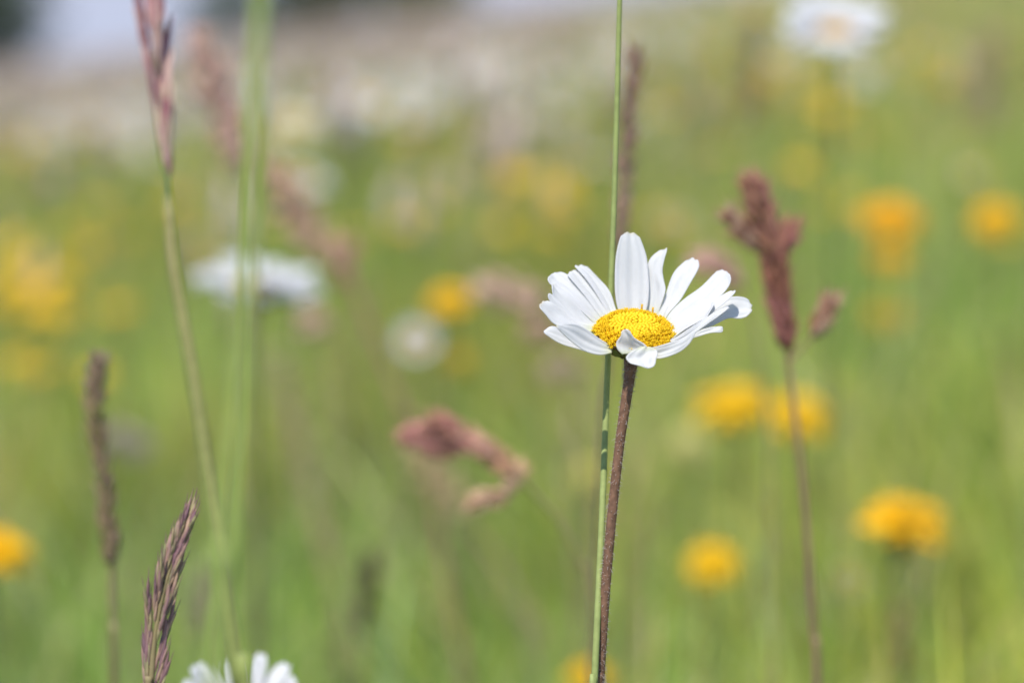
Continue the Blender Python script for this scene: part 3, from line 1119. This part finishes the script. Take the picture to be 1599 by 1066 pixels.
# pink heads farther off
pale_head([(312, 62), (330, 120), (348, 180), (372, 240), (380, 270)], 1.0, 'soft pink grass head beside the tall purple-headed grass', rad=0.0085, n=220, slen=0.007, stem=[(384, 330, 0), (388, 420, 0), (392, 560, 0)])
pale_head([(428, 270), (455, 320), (492, 372), (540, 420)], 1.10, 'slanting pink grass panicle above the side-on white daisy', rad=0.010, n=200, slen=0.007, cols=[(0.64, 0.43, 0.29), (0.58, 0.35, 0.26), (0.54, 0.31, 0.26), (0.66, 0.52, 0.34)],
          stem=[(560, 465, 0), (592, 545, 0), (630, 640, 0), (665, 720, 0)], stem_col=(0.33, 0.22, 0.12), stem_r=0.0016)
pale_head([(545, 385), (535, 425), (548, 450)], 1.12, 'small reddish grass tuft at the end of the slanting panicle', rad=0.005, n=50, slen=0.006, cols=[(0.56, 0.28, 0.25), (0.50, 0.25, 0.21)], stem=[(575, 520, 0), (620, 640, 0)])
pale_head([(752, 452), (790, 455), (828, 470), (850, 490)], 1.12, 'flat pink grass head just left of the sharp daisy', rad=0.008, n=120, slen=0.007, cols=[(0.64, 0.42, 0.34), (0.66, 0.47, 0.37)], stem=[(868, 530, 0), (880, 620, 0), (890, 760, 0)])
pale_head([(832, 512), (860, 516), (880, 524)], 1.15, 'short pink grass head beneath the flat pink one', rad=0.006, n=50, slen=0.007, stem=[(896, 600, 0), (902, 760, 0)])
pale_head([(862, 580), (890, 578), (915, 584)], 1.2, 'faint pinkish grass head left below the sharp daisy', rad=0.007, n=60, slen=0.007, cols=[(0.50, 0.37, 0.27), (0.54, 0.41, 0.30)], stem=[(924, 640, 0), (926, 760, 0)])
pale_head([(1092, 408), (1118, 414), (1142, 432), (1160, 455)], .86, 'dusky pink grass head peeping between the daisy petals and the cocksfoot', rad=0.0042, n=80, slen=0.006, cols=[(0.52, 0.30, 0.25), (0.60, 0.40, 0.30)], stem=[(1180, 510, 0), (1196, 640, 0), (1205, 800, 0)])
pale_head([(478, 502), (498, 506), (514, 512)], 1.3, 'small round pink grass tuft below the side-on daisy', rad=0.008, n=60, slen=0.007, stem=[(520, 580, 0), (524, 700, 0)])
pale_head([(650, 700), (690, 760), (730, 815)], 1.34, 'pale straw-coloured grass head behind the hooked one', rad=0.011, n=170, slen=0.008, cols=[(0.62, 0.52, 0.25), (0.56, 0.45, 0.23), (0.58, 0.42, 0.27)], stem=[(770, 870, 0), (815, 945, 0), (850, 1010, 0)], stem_col=(0.36, 0.25, 0.14), stem_r=0.002)
pale_head([(438, 560), (455, 640), (478, 730), (500, 820)], 1.5, 'tall tan grass head fading down the lower left of the meadow', rad=0.0055, n=160, slen=0.008, cols=[(0.48, 0.39, 0.23), (0.44, 0.36, 0.20)], stem=[(522, 920, 0), (545, 1010, 0), (548, 1080, 0)], stem_col=(0.38, 0.24, 0.15), stem_r=0.003)
pale_head([(578, 880), (570, 930), (562, 990)], 1.05, 'dark slim grass tip near the bottom left of the meadow', rad=0.0025, n=60, slen=0.008, cols=[(0.12, 0.11, 0.05), (0.15, 0.12, 0.06)], stem=[(556, 1040, 0), (550, 1100, 0)])
pale_head([(1398, 965), (1402, 1010), (1406, 1060)], 1.2, 'dull red grass head below the large orange hawkbit', rad=0.006, n=90, slen=0.007, cols=[(0.26, 0.10, 0.07), (0.30, 0.14, 0.09)], stem=[(1408, 1120, 0), (1410, 1180, 0)])
pale_head([(1178, 40), (1174, 110), (1170, 180)], 1.5, 'dim brown grass spike left of the white daisy at the top', rad=0.005, n=90, slen=0.009, cols=[(0.26, 0.19, 0.10), (0.32, 0.23, 0.13)], stem=[(1168, 300, 0), (1166, 420, 0)])
pale_head([(1545, 60), (1540, 130), (1538, 210)], 1.9, 'dim pinkish grass spike at the upper right', rad=0.008, n=90, slen=0.010, cols=[(0.42, 0.30, 0.22), (0.36, 0.26, 0.18)], stem=[(1536, 320, 0), (1534, 460, 0)])
pale_head([(160, 680), (205, 690), (240, 700)], 1.5, 'faint mauve grass head behind the slim dark ear', rad=0.009, n=70, slen=0.008, cols=[(0.46, 0.38, 0.32), (0.42, 0.34, 0.28)], stem=[(250, 780, 0), (254, 880, 0)])
pale_head([(330, 900), (318, 940), (312, 1000)], 1.2, 'faint mauve grass head beside the fescue', rad=0.006, n=70, slen=0.007, cols=[(0.30, 0.20, 0.20), (0.26, 0.19, 0.16)], stem=[(310, 1060, 0), (308, 1140, 0)])

# ------------------------------------------------------------------ blurred daisies
daisy(400, 452, 1.05, .058, 'blurred white daisy seen side-on behind the broad pale stalk', tilt=(0.08, -0.06), lift=0.34, curl=-0.10, seed=11, n=30, sink=0.10, pw=1.4)
daisy(1305, 46, 1.12, .050, 'large blurred white daisy cut by the top edge at the right', tilt=(0.0, -0.50), lift=0.50, curl=-0.25, seed=12, n=30, sink=0.20, pw=1.4)
daisy(376, 1122, .63, .040, 'white daisy cut off by the bottom edge at the left', tilt=(0.05, -0.45), lift=0.75, curl=-0.1, n=15, seed=13)
daisy(650, 535, 1.50, .028, 'small round white daisy next to the two orange hawkbits', tilt=(0.1, -1.0), lift=0.2, curl=0.3, seed=14, split=False)
daisy(466, 284, 1.8, .048, 'pale white daisy behind the slanting pink panicle', tilt=(0.0, -0.25), seed=15, split=False)
daisy(455, 198, 2.1, .048, 'cream coloured daisy just right of the broad pale stalk near the top', tilt=(0.0, -0.7), seed=16, split=False, cream=0.7)
daisy(578, 162, 2.3, .056, 'faint wide white daisy upper left of centre', tilt=(0.0, -0.3), seed=17, split=False)
daisy(722, 386, 2.2, .040, 'very faint greenish white daisy above the orange hawkbit', tilt=(0.0, 0.0), seed=18, split=False, cream=0.5, dim=0.6)
daisy(1050, 345, 2.1, .030, 'cream daisy with a yellow middle behind the sharp petals', tilt=(0.0, -0.7), seed=19, split=False, cream=0.8, dim=0.75)
daisy(862, 122, 3.2, .036, 'faint white daisy left of the bright stalk near the top', tilt=(0.0, -0.4), seed=20, split=False)
daisy(930, 250, 2.8, .030, 'faint pale daisy against the bright stalk at mid height', tilt=(0.0, -0.3), seed=21, split=False)
daisy(1012, 180, 2.8, .026, 'faint pale daisy right of the dark purple spike', tilt=(0.0, -0.4), seed=22, split=False, cream=0.3)
daisy(1512, 270, 2.2, .014, 'tiny white daisy above the orange hawkbit at the right edge', tilt=(0.0, -0.8), seed=23, split=False, n=12)
daisy(1322, 905, 1.35, .026, 'dim pale daisy left below the large orange hawkbit', tilt=(0.0, -0.6), seed=24, split=False, cream=0.6, n=9, dim=0.55)
daisy(1345, 130, 2.4, .022, 'dim white daisy below the large one at the top', tilt=(0.0, -0.6), seed=25, split=False)
daisy(148, 195, 3.0, .036, 'faint white daisy at the upper left near the tall purple grass', tilt=(0.0, -0.4), seed=26, split=False)

# ------------------------------------------------------------------ hawkbits and buttercups
ORANGE = (0.90, 0.55, 0.008)
DULL = (0.62, 0.40, 0.03)
PALE = (0.66, 0.60, 0.22)
hawkbit(1412, 820, 1.12, .043, 'large orange-yellow hawkbit at the lower right', tilt=(0.14, -0.22), seed=31, cup=0.75, col=ORANGE)
hawkbit(1115, 876, 1.18, .028, 'smaller yellow hawkbit low between daisy stem and large hawkbit', tilt=(0.05, -0.5), seed=32, cup=0.6)
hawkbit(1146, 628, 1.3, .048, 'yellow-orange hawkbit left of the cocksfoot stem', tilt=(-0.05, -0.2), seed=33, cup=0.4)
hawkbit(1246, 642, 1.34, .044, 'yellow hawkbit crossed by the cocksfoot stem', tilt=(0.1, -0.3), seed=34, cup=0.4, col=(0.85, 0.55, 0.015))
hawkbit(-4, 860, 1.05, .030, 'orange hawkbit cut by the left edge', tilt=(0.25, -0.4), seed=35, cup=0.6, col=ORANGE)
hawkbit(920, 1058, 1.12, .024, 'yellow hawkbit at the bottom edge behind the daisy stem', tilt=(0.0, -0.3), seed=36, cup=0.7)
hawkbit(702, 466, 1.42, .028, 'orange hawkbit upper of the pair beside the small round white daisy', tilt=(0.0, -0.4), seed=37, cup=0.5, col=ORANGE)
hawkbit(715, 560, 1.55, .020, 'dimmer orange hawkbit lower of the pair beside the small round white daisy', tilt=(0.0, -0.5), seed=38, cup=0.5, col=DULL)
hawkbit(1392, 338, 1.6, .046, 'wide orange hawkbit above two others at the right', tilt=(0.0, -0.4), seed=39, cup=0.4, col=(0.86, 0.46, 0.012))
hawkbit(1392, 402, 1.7, .027, 'orange hawkbit tucked right under the wide one', tilt=(0.0, -0.6), seed=40, cup=0.5, col=(0.82, 0.44, 0.012))
hawkbit(1384, 490, 1.8, .030, 'dull orange hawkbit third in the column at the right', tilt=(0.0, -0.6), seed=41, cup=0.5, col=DULL)
hawkbit(1552, 341, 1.55, .033, 'orange-yellow hawkbit at the right edge of the meadow', tilt=(-0.3, -0.5), seed=42, cup=0.5, col=(0.87, 0.52, 0.012))
hawkbit(1475, 125, 2.4, .026, 'dull yellow hawkbit at the upper right', tilt=(0.0, -0.5), seed=43, col=DULL)
hawkbit(1342, 200, 2.6, .024, 'dull olive hawkbit under the white daisy at the top right', tilt=(0.0, -0.5), seed=44, col=(0.50, 0.33, 0.03))
hawkbit(1118, 75, 2.8, .030, 'hazy orange hawkbit near the top between the two grass spikes', tilt=(0.0, -0.5), seed=45, col=DULL)
hawkbit(1075, 692, 1.7, .030, 'pale cream-yellow flower right of the daisy stem', tilt=(0.0, -0.9), seed=46, col=PALE)
hawkbit(922, 742, 1.6, .026, 'pale yellow flower just left of the daisy stem', tilt=(0.0, -0.9), seed=47, col=(0.62, 0.56, 0.12))
hawkbit(1305, 606, 2.0, .026, 'pale olive-yellow flower right of the cocksfoot stem', tilt=(0.0, -0.7), seed=48, col=(0.60, 0.54, 0.14))
hawkbit(1055, 365, 1.9, .016, 'dull yellow flower under the cream daisy', tilt=(0.0, -0.7), seed=49, col=DULL)


def buttercup_mesh():
    """one buttercup, single mesh: five cupped petals, centre and stem"""
    mb = MB()
    nrm = unit([0.0, -0.35, 1.0])
    u, w, a = frame(nrm)
    c = np.array([0, 0, 0.0])
    for k in range(5):
        an = 2 * math.pi * k / 5
        out = u * math.cos(an) + w * math.sin(an)
        mb.sheet(petal_grid(c, out, nrm, 0.0125, 0.014, 0.55, -0.2, k, nu=6, nv=5, notch=0.0), (0.72, 0.47, 0.022), 0.0002)
    dome(mb, c, nrm, 0.003, 0.002, 20, (0.62, 0.50, 0.05), 0.003, 0.0006)
    mb.tube(spline([c, c + [0.002, 0, -0.1], c + [0.006, 0.004, -0.36]], 10), 0.0009, (0.13, 0.19, 0.05), n=6)
    return mb


BC = buttercup_mesh().build('buttercup', M_YELLOW)
first = [True]


def buttercup(px, py, z, s, label, group='buttercups in the left of the meadow'):
    o = BC if first[0] else BC.copy()
    if not first[0]:
        COL.objects.link(o)
    first[0] = False
    o.location = P(px, py, z * 1.35)
    o.rotation_euler = (rng.normal(0, 0.15), rng.normal(0, 0.15), rng.uniform(-0.6, 0.6))
    o.scale = (s * 1.3, s * 1.3, s * 1.3)
    tag(o, label, 'flower', group)
    return o


for (px, py, z, s, lab) in (
        (36, 420, 2.3, 1.25, 'brightest orange-yellow buttercup near the left edge'),
        (98, 372, 2.6, 1.3, 'yellow buttercup up and right of the brightest one'),
        (78, 480, 2.4, 1.35, 'yellow buttercup below the brightest one'),
        (152, 485, 2.6, 1.3, 'dim yellow buttercup right of the slim dark ear tip'),
        (60, 535, 2.5, 1.1, 'dim buttercup lowest of the left cluster'),
        (205, 372, 2.8, 1.4, 'olive-yellow buttercup left of the tall purple grass stalk'),
        (34, 590, 2.2, 1.2, 'dim orange buttercup at the left edge under the cluster'),
        (52, 690, 2.0, 1.0, 'faint buttercup above the orange hawkbit on the left edge'),
        (840, 290, 2.6, 1.3, 'dull orange buttercup upper centre left of the bright stalk'),
        (775, 268, 2.9, 1.4, 'dull olive buttercup beside the dull orange one'),
        (852, 368, 2.3, 1.2, 'olive buttercup above the flat pink grass head'),
        (60, 230, 3.2, 1.3, 'hazy yellow buttercup at the upper left'),
        (375, 215, 2.6, 1.2, 'hazy orange buttercup under the soft pink grass head'),
        (500, 190, 3.2, 1.4, 'hazy buttercup right of the cream daisy'),
        (1180, 20, 3.6, 1.6, 'hazy buttercup at the top left of the large white daisy'),
        (1330, 320, 2.2, 1.0, 'dim buttercup left of the wide orange hawkbit')):
    buttercup(px, py, z, s, lab)


# ------------------------------------------------------------------ the many flowers of the far slope
def far_daisy_mesh(seed):
    q = np.random.default_rng(seed)
    mb = MB()
    nrm = unit([q.normal(0, .15), -0.35, 1.0])
    u, w, a = frame(nrm)
    c = np.zeros(3)
    for k in range(14):
        an = 2 * math.pi * (k + q.uniform(-.2, .2)) / 14
        out = u * math.cos(an) + w * math.sin(an)
        mb.sheet(petal_grid(c + out * .007, out, nrm, .016, .0075, .15 + q.normal(0, .15), -.2, k, nu=4, nv=3, notch=0.0), WHITE)
    dome(mb, c, nrm, .008, .003, 16, YEL, .004, .0018)
    mb.tube(spline([c - nrm * .003, c + [0.004, 0, -.12], c + [.01, .004, -.46]], 6), 0.0011, (0.13, 0.19, 0.05), n=5)
    return mb.build('daisy', M_PETAL)


far = [far_daisy_mesh(s) for s in (1, 2, 3)]
used = [False, False, False]
REG = [(540, 160, 220, 60, 40, .44), (130, 190, 130, 60, 22, .42), (760, 80, 180, 60, 22, .44), (660, 80, 230, 70, 60, .42), (520, 150, 170, 60, 18, .42), (180, 170, 180, 60, 26, .40), (850, 120, 180, 90, 30, .40), (1000, 40, 220, 50, 40, .42), (1350, 80, 240, 90, 18, .40)]
nfar = 0
for (cx, cy, sx, sy, n, h) in REG:
    for _ in range(n):
        px, py = rng.normal(cx, sx * .6), rng.normal(cy, sy * .6)
        hh = h + rng.normal(0, .03)
        q = canopy_point(px, py, hh)
        if q is None or q[1] < 3.2:
            continue
        k = int(rng.integers(3))
        o = far[k] if not used[k] else far[k].copy()
        if used[k]:
            COL.objects.link(o)
        used[k] = True
        o.location = q
        o.rotation_euler = (rng.normal(0, .2), rng.normal(0, .2), rng.uniform(-.8, .8))
        s = rng.uniform(.85, 1.2)
        o.scale = (s, s, s)
        tag(o, 'far white daisy melting into the pale upper slope', 'flower', 'daisies on the far slope')
        nfar += 1
for k in range(3):
    if not used[k]:
        bpy.data.objects.remove(far[k])

BREG = [(90, 430, 130, 150, 24, .34), (300, 330, 200, 120, 8, .33), (760, 300, 220, 110, 9, .33), (1250, 200, 260, 140, 15, .35), (1450, 420, 160, 140, 5, .33), (100, 640, 110, 90, 6, .33), (120, 230, 140, 40, 16, .36), (1150, 130, 180, 60, 22, .36), (800, 230, 150, 50, 10, .34), (500, 190, 160, 40, 10, .36), (1450, 60, 150, 60, 16, .36)]
for (cx, cy, sx, sy, n, h) in BREG:
    for _ in range(n):
        q = canopy_point(rng.normal(cx, sx * .6), rng.normal(cy, sy * .6), h + rng.normal(0, .03))
        if q is None or q[1] < 1.9:
            continue
        o = BC.copy()
        COL.objects.link(o)
        o.location = q
        o.rotation_euler = (rng.normal(0, .2), rng.normal(0, .2), rng.uniform(-.8, .8))
        s = rng.uniform(.9, 1.3)
        o.scale = (s, s, s)
        tag(o, 'far yellow buttercup dissolved in the upper slope', 'flower', 'buttercups on the far slope')
